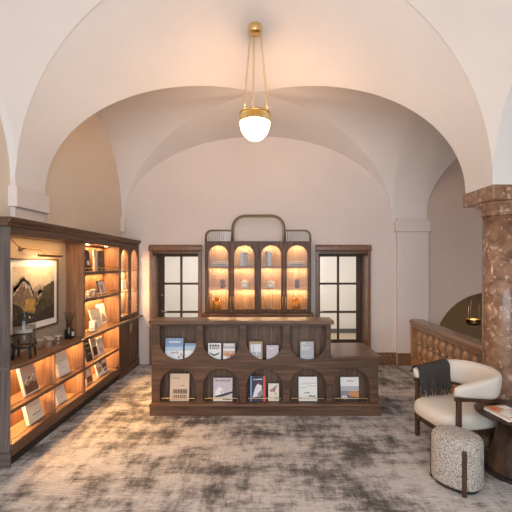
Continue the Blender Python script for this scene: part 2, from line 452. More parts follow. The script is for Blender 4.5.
# brown stone skirting
m=MB(); m.box(1.905,2.37,6.965,7.0,0,.215); m.box(2.37,2.60,6.915,6.94,0,.215); m.build('baseboard_back',STONE,struct=True,bevel=.006)

# ------------------------------------------------------------------ the two glazed doors in stone surrounds
def door(idx,x0,x1,tri):
    jw=.055
    m=MB()
    m.box(x0-jw,x0,6.95,7.5,0,DH); m.box(x1,x1+jw,6.95,7.5,0,DH); m.box(x0,x1,7.0,7.5,DH-.03,DH)
    m.build('trim_%d'%tri,STONE,struct=True,bevel=.005)
    m=MB(); a0,a1=x0-jw-.01,x1+jw+.01
    m.prism_x([(7.0,DH),(6.945,DH),(6.925,DH+.02),(6.925,DH+.075),(6.965,DH+.115),(7.0,DH+.115)],a0,a1)
    m.build('trim_%d'%(tri+1),STONE,struct=True,bevel=.004)
    root=bpy.data.objects.new('door_%d'%idx,None); C.objects.link(root); root.location=((x0+x1)/2,7.47,0); root['kind']='structure'
    lx0,lx1=x0+.004,x1-.004; st=.085; mu=.02; xm=(lx0+lx1)/2; yl0,yl1=7.435,7.48
    cols=[(lx0+st,xm-mu),(xm+mu,lx1-st)]; rws=[(.36,.865),(.905,1.405),(1.445,1.94)]
    holes=[rect(a,b,c,d) for a,b in cols for c,d in rws]
    plate('door_leaf',rect(lx0,lx1,0.006,1.998),holes,yl0,yl1,wood('door_walnut_%d'%idx,(.055,.029,.019),(.14,.078,.05),'Z'),root,bevel=.006)
    for a,b in cols:
        for c,d in rws:
            g=MB(); g.box(a-.004,b+.004,7.455,7.461,c-.004,d+.004); g.build('glass_pane',GLASS,root)
    h=MB(); hx=lx0+.045
    h.lathe([(.0,0),(.022,0),(.022,.006)],(0,0,0),16)
    hv=[(hx+x,yl0-z,.90+y) for x,y,z in h.v]; h.v=hv
    h.tube([(hx,yl0,.90),(hx,yl0-.045,.90),(hx+.02,yl0-.05,.90),(hx+.12,yl0-.05,.90)],.009,8)
    part(h.build('handle',plain('steel_handle_%d'%idx,(.62,.56,.48),.25,1),root),'satin metal lever handle')
    h=MB(); h.tube([(hx,yl0,1.21),(hx,yl0-.012,1.21)],.016,14); part(h.build('lock',BRASS,root),'small round metal lock')
door(1,*DL,6); door(2,*DR,8)

# ------------------------------------------------------------------ marble column and balustrade
cxx,cyy=2.6,4.22
col=thing('marble_column','polished red-brown marble column carrying the vault beside the cream armchair','column',(cxx,cyy,0))
m=MB(); m.box(2.3,2.9,3.92,4.52,2.45,2.6); m.build('abacus',MARBLE,col,bevel=.006)
m=MB(); m.lathe([(.212,2.31),(.226,2.315),(.226,2.33),(.217,2.335),(.225,2.36),(.25,2.395),(.278,2.425),(.285,2.44),(.285,2.45)],(cxx,cyy,0),64); m.build('echinus',MARBLE,col)
m=MB(); m.lathe([(.222,.20),(.214,.24),(.213,1.2),(.207,2.31)],(cxx,cyy,0),64); m.build('shaft',MARBLE,col)
m=MB(); m.lathe([(.262,.08),(.275,.10),(.275,.13),(.255,.15),(.235,.17),(.24,.19),(.222,.20)],(cxx,cyy,0),64); m.box(cxx-.28,cxx+.28,cyy-.28,cyy+.28,0,.08); m.build('base',MARBLE,col)

bal=thing('balustrade','honey-brown stone balustrade guarding the stairwell between the wall pier and the marble column','balustrade',(2.7,5.7,0))
m=MB(); m.prism_y([(2.60,.70),(2.80,.70),(2.80,.745),(2.815,.76),(2.815,.79),(2.80,.82),(2.60,.82),(2.585,.79),(2.585,.76),(2.60,.745)],4.55,6.935); m.build('handrail',RAIL,bal,bevel=.004)
m=MB(); m.box(2.60,2.80,4.55,6.935,0,.13); m.box(2.615,2.785,4.55,6.935,.13,.155); m.build('base_rail',HONEY,bal,bevel=.004)
m=MB(); m.box(2.60,2.80,6.86,6.935,.155,.70); m.build('end_post',HONEY,bal,bevel=.004)
prof=[(.054,0),(.054,.03),(.036,.042),(.044,.065),(.058,.115),(.062,.155),(.048,.215),(.032,.245),(.046,.257),(.046,.285),(.032,.297),(.048,.325),(.062,.385),(.058,.43),(.042,.478),(.036,.502),(.054,.515),(.054,.545)]
bm0=None
for k in range(10):
    y=6.74-.222*k
    if bm0 is None:
        m=MB(); m.lathe([(r,z) for r,z in prof],(0,0,0),20); bm0=m.build('baluster',HONEY,bal,local=True); b=bm0
    else:
        b=bm0.copy(); C.objects.link(b); b.parent=bal
    b.location=(0,y-5.7,.155)

# ------------------------------------------------------------------ reception desk
desk=thing('reception_desk','dark walnut reception desk with rows of arched brochure niches','desk',(0,4.9,0))
FX0,FX1,FX2=-1.345,.800,1.369
YP=4.665                                    # face of the panel
pitch=.518; nw=.438; nx0=-1.248
LED=.142
outer=[(FX0,LED),(FX2,LED),(FX2,.675),(FX1,.675),(FX1,1.075),(FX0,1.075)]
holes=[]; NX=[]
for k in range(5):
    a=nx0+pitch*k; NX.append((a,a+nw)); holes.append(arch(a,a+nw,LED+.004,.550))
for k in range(4): holes.append(ushape(NX[k][0],NX[k][1],.652,1.06))
plate('front_panel',outer,holes,YP,YP+.028,WOODX,desk,bevel=.003)
m=MB(); m.box(FX0,FX1,YP+.19,YP+.205,LED,1.075); m.box(FX1,FX2,YP+.19,YP+.205,LED,.66); m.build('back_panel',wood('walnut_niche_back',(.10,.056,.036),(.26,.155,.10),'Z'),desk)
dv=MB()
for k in range(6):
    a=(NX[k][0]-.04) if k<5 else FX2-.02
    if k==0: a=FX0+.008
    dv.box(a-.008,a+.008,YP+.028,YP+.19,LED,1.07 if k<5 else .66)
dv.box(FX0,FX1,YP+.028,YP+.19,.605,.625); dv.build('divider',WOODZ,desk)
m=MB(); m.box(FX0-.025,FX1+.03,4.62,4.94,1.082,1.128); m.build('counter_top',TOPX,desk,bevel=.006)
m=MB(); m.box(FX0,FX0+.03,YP+.205,4.92,0,1.082); m.box(FX1-.03,FX1,YP+.205,4.92,.70,1.082); m.box(FX0+.03,FX1-.03,4.89,4.92,0,1.082); m.build('carcass',WOODZ,desk)
m=MB(); m.box(FX1+.002,FX2+.02,4.635,5.42,.676,.706); m.build('bench_top',TOPX,desk,bevel=.005)
m=MB(); m.box(FX2-.03,FX2,YP+.205,5.40,0,.676); m.box(FX1,FX2-.03,5.37,5.40,0,.676); m.build('bench_side',WOODY,desk)
m=MB(); m.box(FX0-.015,FX2+.024,4.600,YP+.19,.112,.142); m.build('ledge',TOPX,desk,bevel=.008)
m=MB(); m.box(FX0-.012,FX2+.018,4.62,YP+.2,0,.110); m.build('plinth',WOODX,desk,bevel=.003)
for a,b in NX:
    r=MB(); y=YP+.010
    r.tube([(a+.02,y,.143),(a+.02,y,.190),(b-.02,y,.190),(b-.02,y,.143)],.005,8); part(r.build('brass_rail',BRASSL,desk),'thin brass retaining rail')

def booklet(name,label,cat,w,h,t,cover,prints,loc,rotz=0,lean=8,group=None,spine=None):
    """local frame: width on X centred, thickness towards -Y, back bottom edge at the origin line"""
    o=thing(name,label,cat,loc,rotz,group,-R(lean))
    m=MB()
    if t>.012:
        c=.0025
        m.box(-w/2,w/2,-t,-t+c,0,h); m.box(-w/2,w/2,-c,0,0,h); m.box(-w/2-c,-w/2,-t,0,0,h)
        p=MB(); p.box(-w/2,w/2-.004,-t+c,-c,.004,h-.004); part(p.build('pages',PAGES,o,local=True),'pale page block')
    else:
        m.box(-w/2,w/2,-t,0,0,h)
    ms=[cover]
    if prints:
        for i,pr in enumerate(prints):
            mt=pr[-1]
            if mt not in ms: ms.append(mt)
            yy=-t-.0006-.0003*i
            if isinstance(pr[0],(list,tuple)): poly=[(-w/2+w*x,h*z) for x,z in pr[0]]
            else:
                x0,z0,x1,z1=pr[:4]; poly=[(-w/2+w*x0,h*z0),(-w/2+w*x1,h*z0),(-w/2+w*x1,h*z1),(-w/2+w*x0,h*z1)]
            m.prism_y(poly,yy,-t+.0001,ms.index(mt))
    m.build('cover',ms,o,local=True)
    return o
rng=random.Random(3)
def textbar(x0,x1,z,hh,mt,n=6):
    out=[]; x=x0; stp=(x1-x0)/n
    for i in range(n):
        out.append((x+stp*.08,z,x+stp*(.72+.2*rng.random()),z+hh*(.8+.3*rng.random()),mt)); x+=stp
    return out
def speck(n,x0,x1,z0,z1,s,mts):
    out=[]
    for i in range(n):
        x=rng.uniform(x0,x1-s); z=rng.uniform(z0,z1-s); out.append((x,z,x+s*rng.uniform(.4,1),z+s*rng.uniform(.3,.8),rng.choice(mts)))
    return out
YS=390.0
def deskx(px,y): return (px-264)*y/YS
yb=YP+.056; g1='brochures in the desk niches'
def dm(x0,x1,ytop,zb,name,label,cover,prints,t=.006,lean=6,cat='magazine'):
    y=yb
    w=(x1-x0)*y/YS; X=((x0+x1)/2-264)*y/YS
    ztop=EYE-(ytop-264)*(y+.02)/YS
    h=(ztop-zb)/math.cos(R(lean))
    booklet(name,label,cat,w,h,t,cover,prints,(X,y,zb+.001),0,lean,g1)
ZU=.625; ZL=.142
dm(165.2,183,338.3,ZU,'magazine','blue snowy-forest magazine, the larger one in the desk niche at the top left',PBL,
   [(0,.0,1,.45,PSN),(0,.45,1,.62,PSK)]+textbar(.2,.85,.80,.07,PW,5)+speck(22,0,1,.0,.5,.13,[PMG,PPK,PW,PGR]))
dm(184.6,196.5,343.3,ZU,'leaflet','small pale blue leaflet leaning beside the blue snowy magazine',PSK,[(0,0,1,.42,PSN),(0,.42,1,.58,PW),(0,.85,1,1,PBL)],.004,6,'leaflet')
dm(208,221,343.2,ZU,'leaflet','white leaflet with dark bold lettering and an eye-like mark, second top niche',PW,
   textbar(.1,.9,.80,.12,PDK,4)+textbar(.1,.9,.68,.08,PBR,5)+[([(.1,.5),(.45,.36),(.9,.48),(.8,.38),(.45,.28),(.2,.4)],PDK)],.004,6,'leaflet')
dm(223,235,343.2,ZU,'leaflet','grey-topped leaflet with orange-red picture, second top niche beside the white one',PW,
   [(0,.68,1,1,PGR),(.1,.86,.9,.93,PW),(0,.28,1,.58,PPK)]+speck(12,.05,.95,.2,.6,.2,[POR,PTN,PBR]),.004,6,'leaflet')
dm(249,262.5,341.5,ZU,'magazine','tan-bordered magazine with a pale window photograph, third top niche',PTN,
   [(.12,.25,.88,.86,PSN),(.12,.25,.88,.45,PGR),(.3,.25,.34,.86,PGR),(.55,.25,.6,.86,PW),(.12,.05,.88,.18,PCR)])
dm(266.5,278.5,345.3,ZU,'leaflet','plain lavender leaflet, third top niche',PLV,[(.1,.8,.6,.83,PW),(.1,.5,.9,.51,PGR)],.004,6,'leaflet')
dm(300.4,313.8,341.6,ZU,'leaflet','single grey leaflet with white lines of print, fourth top niche',PGR,
   textbar(.08,.4,.86,.05,PW,3)+textbar(.08,.2,.76,.04,PW,1)+textbar(.08,.7,.66,.05,PW,5)+textbar(.08,.65,.57,.05,PW,5)+textbar(.1,.85,.25,.03,PW,6),.004,6,'leaflet')
dm(169.8,189,373.9,ZL,'magazine','tan magazine printed with dark columns, bottom left niche of the desk',PBE,
   textbar(.15,.5,.82,.03,PBR,4)+textbar(.6,.75,.55,.03,PBR,2)+[(.16+.085*i,.27,.16+.085*i+.055,.43,PDK if i%2 else PBR) for i in range(9)]+[(.16,.08,.86,.22,PBR)]+[(.18+.1*i,.09,.18+.1*i+.04,.21,PBE) for i in range(7)])
dm(213.2,232.3,378,ZL,'magazine','lilac magazine with a white house drawing, second bottom niche',PLV,
   textbar(.1,.9,.84,.08,PMG,8)+[([(.1,.2),(.1,.4),(.3,.62),(.5,.5),(.56,.24)],PW),([(.1,.22),(1,.42),(1,.34),(.5,.2),(.1,.16)],PDK),(0,0,1,.17,PCR),(.42,.32,.48,.45,PMG)]+textbar(.5,.95,.05,.05,PDK,5))
dm(250.3,265.6,375.8,ZL,'book','thick navy book with red edge and white figure, third bottom niche',PNV,
   [([(.15,.15),(.3,.5),(.45,.68),(.75,.62),(.72,.4),(.6,.2)],PSN),([(.45,.28),(.8,.5),(.85,.25),(.6,.15)],PMG),([(.4,.66),(.55,.74),(.6,.66)],PRD),(.84,0,1,1,PRD),(0,0,.1,1,PBL)]+textbar(.2,.8,.84,.04,PW,4),.02,6,'book')
dm(268.3,279,383.5,ZL,'leaflet','small cream leaflet with a grey bird print beside the navy book',PCR,
   [([(.1,.6),(.9,.95),(.7,.7),(.3,.5)],PMG),([(.4,.55),(.7,.7),(.6,.5)],PRD),(.6,.4,.75,.45,PDK),(.7,.1,.75,.3,PMG)],.004,6,'leaflet')
dm(298.7,317.2,377,ZL,'magazine','off-white magazine with fine black linework, fourth bottom niche',PW,
   [(.1,.7,.5,.715,PMG),(.45,.73,.95,.745,PMG),(.5,.62,.95,.635,PMG)]+textbar(.1,.4,.55,.02,PMG,3)+textbar(.3,.6,.32,.04,PDK,4)+textbar(.55,.9,.18,.05,PDK,5))
dm(340.8,359,377.3,ZL,'magazine','grey and orange misty landscape magazine in the bench-end niche',PW,
   [(0,0,1,.22,PDK),(0,.22,1,.42,PMG),([(.4,.3),(.65,.6),(1,.3),(1,.15),(.6,.18)],POR),(0,.42,1,.62,PGR)]+textbar(.35,.75,.82,.04,PRD,7)+speck(8,0,.6,.05,.35,.14,[PW,PMG,PGR]))

# ------------------------------------------------------------------ display cabinet on the back wall
CX0,CX1=-1.012,.807; CY=6.65
side=thing('sideboard','low walnut sideboard with projecting top, standing under the arched display cabinet','sideboard',(-.1,6.8,0))
m=MB(); m.box(CX0,CX1,6.66,6.99,.08,.905); m.box(CX0+.02,CX1-.02,6.69,6.99,0,.08); m.build('body',WOODZ,side)
for k in range(4):
    a=CX0+.008+(CX1-CX0-.016)/4*k; b=a+(CX1-CX0-.016)/4-.006
    m=MB(); m.box(a+.003,b,6.64,6.66,.10,.89); m.build('door',WOODZ,side,bevel=.003)
m=MB(); m.box(CX0-.045,CX1+.045,6.57,6.99,.905,.955); part(m.build('top',TOPX,side,bevel=.006),'projecting polished walnut top')

cab=thing('display_cabinet','tall lit walnut display cabinet with four arched glass doors on the back wall','cabinet',(-.1,6.8,.957))
CZ0,CZ1=.957,2.19
m=MB(); m.box(CX0,CX0+.03,CY+.025,6.995,CZ0,CZ1-.03); m.box(CX1-.03,CX1,CY+.025,6.995,CZ0,CZ1-.03); m.box(CX0,CX1,CY+.025,6.995,CZ1-.03,CZ1); m.box(CX0+.03,CX1-.03,CY+.025,6.995,CZ0,CZ0+.03)
xm=[CX0+.4655,-.1,CX1-.4655]
m.box(xm[1]-.015,xm[1]+.015,CY+.03,6.975,CZ0+.03,CZ1-.03)
m.build('carcass',WOODZ,cab)
rows=[]; nseg=int((CX1-CX0-.06)/.0055)
pr=[(CX0+.03+(CX1-CX0-.06)*i/nseg) for i in range(nseg+1)]
fy=[6.972-.010*abs(math.sin(PI*(x-CX0)/.033)) for x in pr]
m=MB(); m.grid([[(x,y,z) for x,y in zip(pr,fy)] for z in (CZ0+.03,CZ1-.03)],sm=False); m.build('fluted_back',OAKZ,cab,fix=False)
for z in (1.375,1.755):
    m=MB(); m.box(CX0+.03,CX1-.03,CY+.05,6.96,z-.012,z+.006); m.build('shelf',OAKZ if z<1.5 else MIDX,cab)
dws=[(CX0+.004,xm[0]-.002),(xm[0]+.002,xm[1]-.002),(xm[1]+.002,xm[2]-.002),(xm[2]+.002,CX1-.004)]
gls=[(208.3,228.2),(234.1,254.4),(261.1,281.3),(286.8,307.8)]
for k,(a,b) in enumerate(dws):
    g0=(gls[k][0]-264)*CY/YS; g1x=(gls[k][1]-264)*CY/YS
    dr=plate('door',rect(a,b,CZ0+.006,CZ1-.004),[arch(g0,g1x,1.025,2.118)],CY,CY+.024,WOODZ,cab,bevel=.003)
    g=MB(); g.prism_y(arch(g0-.004,g1x+.004,1.021,2.122),CY+.010,CY+.014); g.build('glass_pane',GLASS,dr)
    hx=(b-.022) if k%2==0 else (a+.022)
    h=MB(); h.tube([(hx,CY,1.06),(hx,CY-.02,1.06),(hx,CY-.02,1.24),(hx,CY,1.24)],.0055,8); h.build('handle',BRASS,dr)
for k,(a,b) in enumerate(dws):
    w=b-a-.08
    for z,p in ((CZ1-.045,2.3),(1.738,2.2),(1.358,2.5)):
        area('led_strip',((a+b)/2,6.90,z),(R(-8),0,0),w,.03,p,WARM2,cab)
# tube crest
def crest(x0,x1,zt,rad,lcorner=True,rcorner=True,z0=CZ1,y=6.70,off=0.0,r=.009):
    pts=[(x0,y,z0)]
    if lcorner: pts+= [(x0+rad-rad*math.cos(PI/2*k/8),y,zt-rad+rad*math.sin(PI/2*k/8)) for k in range(9)]
    else: pts.append((x0,y,zt))
    if rcorner: pts+= [(x1-rad+rad*math.sin(PI/2*k/8),y,zt-rad+rad*math.cos(PI/2*k/8)) for k in range(9)]
    else: pts.append((x1,y,zt))
    pts.append((x1,y,z0)); return pts
sx=lambda px:(px-264)*6.70/YS
sz=lambda py:EYE-(py-264)*6.70/YS
for (a,b,zt,rad,lc,rc,lab) in ((205.5,231.5,230.3,.10,True,False,None),(231.8,285.0,215.0,.23,True,True,'large round-shouldered bronze tube frame'),(285.3,310.6,230.3,.10,False,True,None)):
    m=MB()
    for yy in (6.70,6.82):
        m.tube(crest(sx(a),sx(b),sz(zt),rad,lc,rc,y=yy),.011,8)
    if lab:
        m.tube(crest(sx(a)+.035,sx(b)-.035,sz(zt)-.035,rad-.03,y=6.70),.008,8)
    o=m.build('crest_frame',BRONZE,cab)
    if lab: part(o,lab)
    if lab is None:
        x0,x1=sx(a)+.012,sx(b)-.012; n=int((x1-x0)/.006)
        ft=MB(); top=sz(zt)-.014
        xs=[x0+(x1-x0)*i/n for i in range(n+1)]
        def ztop(x):
            if lc and x<x0+rad: d=(x0+rad-x); return top-rad+math.sqrt(max(0,rad*rad-d*d))
            if rc and x>x1-rad: d=(x-x1+rad); return top-rad+math.sqrt(max(0,rad*rad-d*d))
            return top
        ft.grid([[(x,6.76-.006*abs(math.sin(PI*(x-x0)/.036)),CZ1) for x in xs],[(x,6.76-.006*abs(math.sin(PI*(x-x0)/.036)),max(CZ1+.01,ztop(x))) for x in xs]],sm=False)
        part(ft.build('fluted_panel',FLUTED,cab,fix=False),'ribbed translucent panel')
# contents of the cabinet
def cpos(px): return (px-264)*6.80/YS
CER=plain('pale_glazed_ceramic',(.60,.54,.46),.3); AMBER=glass('amber_glass',.12,(.97,.80,.50)); AMB2=plain('amber_liquid',(.50,.31,.12),.2)
def pot(px,label,z):
    o=thing('lidded_jar',label,'jar',(cpos(px),6.80,z))
    m=MB(); m.lathe([(.0,0),(.062,0),(.070,.008),(.070,.095),(.066,.10)],n=32); m.build('body',CER,o,local=True)
    m=MB(); m.lathe([(.067,.10),(.067,.112),(.03,.122),(.012,.124),(.012,.14),(0,.145)],n=32); m.build('lid',CER,o,local=True)
    m=MB(); m.box(-.04,.04,-.0715,-.068,.03,.07); m.build('jar_label',PCR,o,local=True)
pot(244.8,'pale lidded jar in the second arched cabinet door from the left',1.382); pot(270.5,'pale lidded jar in the third arched cabinet door from the left',1.382)
def tin(px,label,z,mat):
    o=thing('gift_box',label,'box',(cpos(px),6.80,z))
    m=MB(); m.box(-.038,.038,-.03,.03,0,.12); m.build('box_body',mat,o,local=True,bevel=.003)
    m=MB(); m.box(-.04,.04,-.032,.032,.115,.15); m.build('lid',PBR,o,local=True,bevel=.003)
    m=MB(); m.box(-.026,.026,-.0312,-.029,.03,.085); m.build('box_label',PBR,o,local=True)
tin(222.6,'small plum box on the middle shelf of the leftmost arched door',1.382,plain('plum_card',(.13,.05,.07),.5)); tin(297,'small navy and plum box on the middle shelf of the rightmost arched door',1.382,plain('indigo_card',(.07,.045,.10),.5))
def amber(px,label):
    o=thing('amber_bottle',label,'bottle',(cpos(px),6.80,.988))
    m=MB(); m.lathe([(0,.003),(.072,.003),(.08,.012),(.08,.15),(.06,.175),(.035,.185),(.035,.215)],n=28); m.build('glass_body',AMBER,o,local=True)
    m=MB(); m.lathe([(0,.008),(.073,.008),(.074,.145),(0,.146)],n=28); m.build('contents',AMB2,o,local=True)
    m=MB(); m.lathe([(0,.20),(.033,.20),(.033,.235),(0,.236)],n=20); m.build('stopper',AMB2,o,local=True)
amber(217,'amber glass bottle at the bottom of the leftmost arched door'); amber(296,'amber glass bottle at the bottom of the rightmost arched door')
def dish(px,label):
    o=MB(); z=.988
    x=cpos(px); o.box(x-.075,x+.075,6.76,6.84,z,z+.022); o.box(x-.06,x+.06,6.77,6.83,z+.022,z+.036)
    tag(o.build('flat_case',plain('case_leather',(.13,.07,.04),.5),bevel=.004),label,'case')
dish(249,'flat brown case at the bottom of the second arched door'); dish(269,'flat brown case at the bottom of the third arched door')
for (a,b,c,mt,lab) in ((240.5,243.6,252.5,PGR,'pale grey upright book, left one of the pair behind the second arched door'),(243.9,247.2,252.5,pc('cloth_blue_grey',(.27,.29,.33)),'blue-grey upright book, right one of the pair behind the second arched door'),
                 (264.6,267.7,251.5,PMG,'dark grey upright book, left one of the pair behind the third arched door'),(268,271.2,251.5,PGR,'mid grey upright book, right one of the pair behind the third arched door')):
    w=(b-a)*6.8/YS; h=EYE-(c-264)*6.8/YS-1.762
    o=thing('book',lab,'book',(cpos((a+b)/2),6.80,1.762),0,'upright books in the arched cabinet')
    m=MB(); m.box(-w/2,w/2,-.07,-.067,0,h); m.box(-w/2,-w/2+.003,-.067,.07,0,h); m.box(w/2-.003,w/2,-.067,.07,0,h); m.build('cover',mt,o,local=True)
    m=MB(); m.box(-w/2+.003,w/2-.003,-.066,.066,.004,h-.005); m.build('pages',PAGES,o,local=True)
for (px,lab) in ((220,'white wire basket on the top shelf of the leftmost arched door'),(296.5,'white wire basket on the top shelf of the rightmost arched door')):
    o=thing('wire_basket',lab,'basket',(cpos(px),6.80,1.762))
    m=MB(); hw=.13
    for z in (.004,.045,.082): m.tube([(-hw,-.06,z),(hw,-.06,z),(hw,.06,z),(-hw,.06,z)],.003,6,True)
    for i in range(6):
        x=-hw+2*hw*i/5; m.tube([(x,-.06,.004),(x,-.06,.082)],.002,5); m.tube([(x,.06,.004),(x,.06,.082)],.002,5)
    m.build('wire_frame',PW,o,local=True)
    m=MB(); m.box(-hw+.01,hw-.01,-.05,.05,.006,.055); m.build('folded_cloth',PMG,o,local=True,bevel=.01)

# ------------------------------------------------------------------ wall of cabinets on the left
FXC=-2.24; BXC=-2.48; WX=-2.548
S0,S1,S2,S3,S4,S5,S6=3.436,3.452,4.18,4.865,6.055,6.525,6.985
TOPZ=2.10
ep=thing('end_panel','tall grey walnut end panel closing the near end of the left wall cabinets','panel',(-2.39,3.46,0))
m=MB(); m.box(WX,FXC,S0,S1-.003,.135,2.135); m.build('panel_board',GREYZ,ep,bevel=.003)
m=MB(); m.box(WX,FXC+.006,S0-.008,S1-.003,0,.133); m.build('panel_plinth',GREYX,ep,bevel=.003)
m=MB(); m.box(WX,FXC+.003,S0-.005,S0,.86,.90); m.build('rail_strip',GREYX,ep,bevel=.002)

def base_unit(label,y0,y1,parts_y):
    u=thing('base_bookcase',label,'bookcase',(-2.4,(y0+y1)/2,0))
    m=MB(); m.box(WX,BXC,y0,y1,.06,.857); m.build('back_panel',MIDZ,u)
    for y in parts_y:
        m=MB(); m.box(BXC,FXC,y-.012,y+.012,.2,.857); m.build('partition',MIDZ,u,bevel=.002)
    for z0,z1 in ((.478,.505),(.16,.20)):
        m=MB(); m.box(BXC,FXC,y0,y1,z0,z1); m.build('shelf',MIDY,u,bevel=.002)
    for z0,z1 in ((.476,.507),(.10,.198)):
        m=MB(); m.box(FXC,FXC+.012,y0,y1,z0,z1); m.build('shelf_lip',WOODY,u,bevel=.002)
    m=MB(); m.box(WX,FXC-.03,y0,y1,0,.10); m.build('plinth',TOE,u)
    ys=[y0]+list(parts_y)+[y1]
    for a,b in zip(ys[:-1],ys[1:]):
        if b-a<.1: continue
        a+=.014; b-=.014
        for z,zt in ((.505,.85),(.20,.472)):
            r=MB(); r.tube([(FXC-.012,a+.01,z+.032),(FXC-.012,b-.01,z+.032)],.004,6)
            for q in (.02,.98): r.tube([(FXC-.012,a+(b-a)*q,z),(FXC-.012,a+(b-a)*q,z+.032)],.003,6)
            r.build('brass_rail',BRASSD,u)
            area('led_strip',(-2.43,(a+b)/2,zt),(0,R(-34),0),.03,b-a-.06,12.5*(b-a),WARM,u)
    return u
base_unit('low two-column bookcase under the picture niche with lit shelves',S1,S3,[S2,S3-.013])
base_unit('low single-column bookcase with lit shelves, between the two-column bookcase and the closed cupboard',S3+.002,S4,[S3+.015,S4-.013])
cu=thing('base_cupboard','dark two-door base cupboard at the far end of the left wall','cupboard',(-2.4,6.5,0))
m=MB(); m.box(WX,FXC-.02,S4+.002,S6,.10,.857); m.build('body',WOODZ,cu)
m=MB(); m.box(WX,FXC+.012,S4+.002,S6,0,.13); m.build('plinth',WOODY,cu,bevel=.006)
for a,b,hy in ((S4+.006,S5-.003,S5-.04),(S5+.003,S6-.004,S5+.04)):
    d=plate('door',rect(a,b,.14,.85),[rect(a+.05,b-.05,.19,.80)],FXC-.02,FXC,WOODZ,cu,bevel=.003,axis='X')
    m=MB(); m.box(FXC-.02,FXC-.010,a+.045,b-.045,.185,.805); m.build('door_panel',WOODZ,d)
    h=MB(); h.tube([(FXC,hy,.80),(FXC+.011,hy,.80),(FXC+.011,hy,.66),(FXC,hy,.66)],.004,8); h.build('handle',BRASS,d)
# worktop with a rounded near end
OV=-2.175
poly=[(WX,S1),(FXC,S1)]+[(FXC+(OV-FXC)*math.sin(PI/2*k/8)**1.0,S1+.26*(1-math.cos(PI/2*k/8))) for k in range(1,9)]+[(OV,7.0-.005),(WX,7.0-.005)]
m=MB(); m.prism_z(poly,.859,.897); tag(m.build('worktop',TOPY,bevel=.008),'long walnut worktop running along the left wall above the low bookcases','worktop')
# niche
ni=thing('display_niche','open walnut niche with linen back wall holding the mountain picture','niche',(-2.4,4.17,.9))
m=MB(); m.box(WX,-2.462,S1,S3-.02,.90,2.06); part(m.build('back_panel',LINEN,ni),'beige linen-clad back')
m=MB(); m.box(WX,FXC-.02,S1,S3,2.06,2.10); m.build('top_panel',MIDY,ni)
m=MB(); m.box(WX,FXC,S3-.02,S3-.001,.899,2.06); m.build('side_panel',MIDZ,ni,bevel=.002)
m=MB(); m.box(FXC-.02,FXC,S1,S3,2.06,2.135); m.build('top_rail',WOODY,ni,bevel=.002)
area('niche_strip',(-2.30,4.15,2.052),(0,R(14),0),.04,1.2,3.2,WARM,ni)
# open shelf unit
sh=thing('wall_shelf_unit','lit upper shelf unit with three open shelves between the niche and the glazed cupboard','shelves',(-2.4,5.45,.9))
m=MB(); m.box(WX,BXC,S3,S4,.90,2.10); m.build('back_panel',MIDZ,sh)
for y0,y1 in ((S3,S3+.02),(S4-.022,S4)):
    m=MB(); m.box(BXC,FXC,y0,y1,.899,2.06); m.build('side_panel',MIDZ,sh,bevel=.002)
m=MB(); m.box(BXC,FXC-.02,S3+.02,S4-.022,2.06,2.10); m.build('top_panel',MIDY,sh)
m=MB(); m.box(FXC-.02,FXC,S3,S4,2.06,2.135); m.build('top_rail',WOODY,sh,bevel=.002)
for z in (1.70,1.355):
    m=MB(); m.box(BXC,FXC,S3+.02,S4-.022,z-.035,z); m.build('shelf',WOODY,sh,bevel=.003)
for z in (1.70,1.355,.90):
    r=MB(); r.tube([(FXC-.03,S3+.03,z+.045),(FXC-.03,S4-.03,z+.045)],.0045,6)
    for q in (0,.5,1): 
        y=S3+.04+(S4-S3-.08)*q; r.tube([(FXC-.03,y,z),(FXC-.03,y,z+.045)],.0035,6)
    r.build('brass_rail',BRASS,sh)
for zt,p in ((2.052,11),(1.66,11),(1.315,13)):
    area('led_strip',(-2.42,5.45,zt),(0,R(-12),0),.03,1.05,p,WARM,sh)
SPOT=plain('downlight_lens',(1,.85,.6),.3,0,14,(1,.75,.42))
for y in (5.15,5.75):
    d=MB(); d.lathe([(0,0),(.022,0),(.022,.006),(0,.006)],(-2.33,y,2.054),16); part(d.build('downlight',SPOT,sh),'small recessed round downlight')
# glazed cupboard
gc=thing('glazed_cupboard','lit glazed cupboard with two round-headed glass doors at the far end of the left wall','cupboard',(-2.4,6.5,.9))
m=MB(); m.box(WX,BXC,S4,S6,.90,2.10); m.build('back_panel',OAKZ,gc)
m=MB(); m.box(BXC,FXC-.022,S4+.001,S4+.02,.899,2.10); m.box(BXC,FXC-.022,S6-.02,S6,.899,2.10); m.box(BXC,FXC-.022,S4+.02,S6-.02,2.075,2.10); m.box(BXC,FXC-.022,S4+.02,S6-.02,.899,.93); m.build('carcass',MIDZ,gc)
for z in (1.70,1.355):
    m=MB(); m.box(BXC,FXC-.03,S4+.02,S6-.02,z-.015,z); m.build('shelf',OAKZ,gc)
for a,b,hy in ((S4+.003,S5-.002,S5-.03),(S5+.002,S6-.003,S5+.03)):
    d=plate('door',rect(a,b,.902,2.13),[arch(a+.06,b-.06,.965,2.045)],FXC-.02,FXC,WOODZ,gc,bevel=.003,axis='X')
    ap=arch(a+.056,b-.056,.961,2.049)
    g=MB(); g.prism_x(ap,FXC-.013,FXC-.009); g.build('glass_pane',GLASS,d)
    h=MB(); h.tube([(FXC,hy,1.22),(FXC+.018,hy,1.22)],.008,10); h.build('knob',BLACK,d)
for zt in (2.06,1.675,1.33): area('led_strip',(-2.42,6.52,zt),(0,R(-12),0),.03,.8,9,WARM2,gc)
# cornice
m=MB(); pf=[(WX,2.137),(FXC+.008,2.137),(FXC+.012,2.16),(FXC+.03,2.175),(FXC+.04,2.195),(FXC+.04,2.215),(WX,2.215)]
m.prism_y(pf,S0-.045,6.99); tag(m.build('cornice',WOODY,bevel=.003),'moulded dark walnut cornice along the top of the left wall cabinets','cornice')

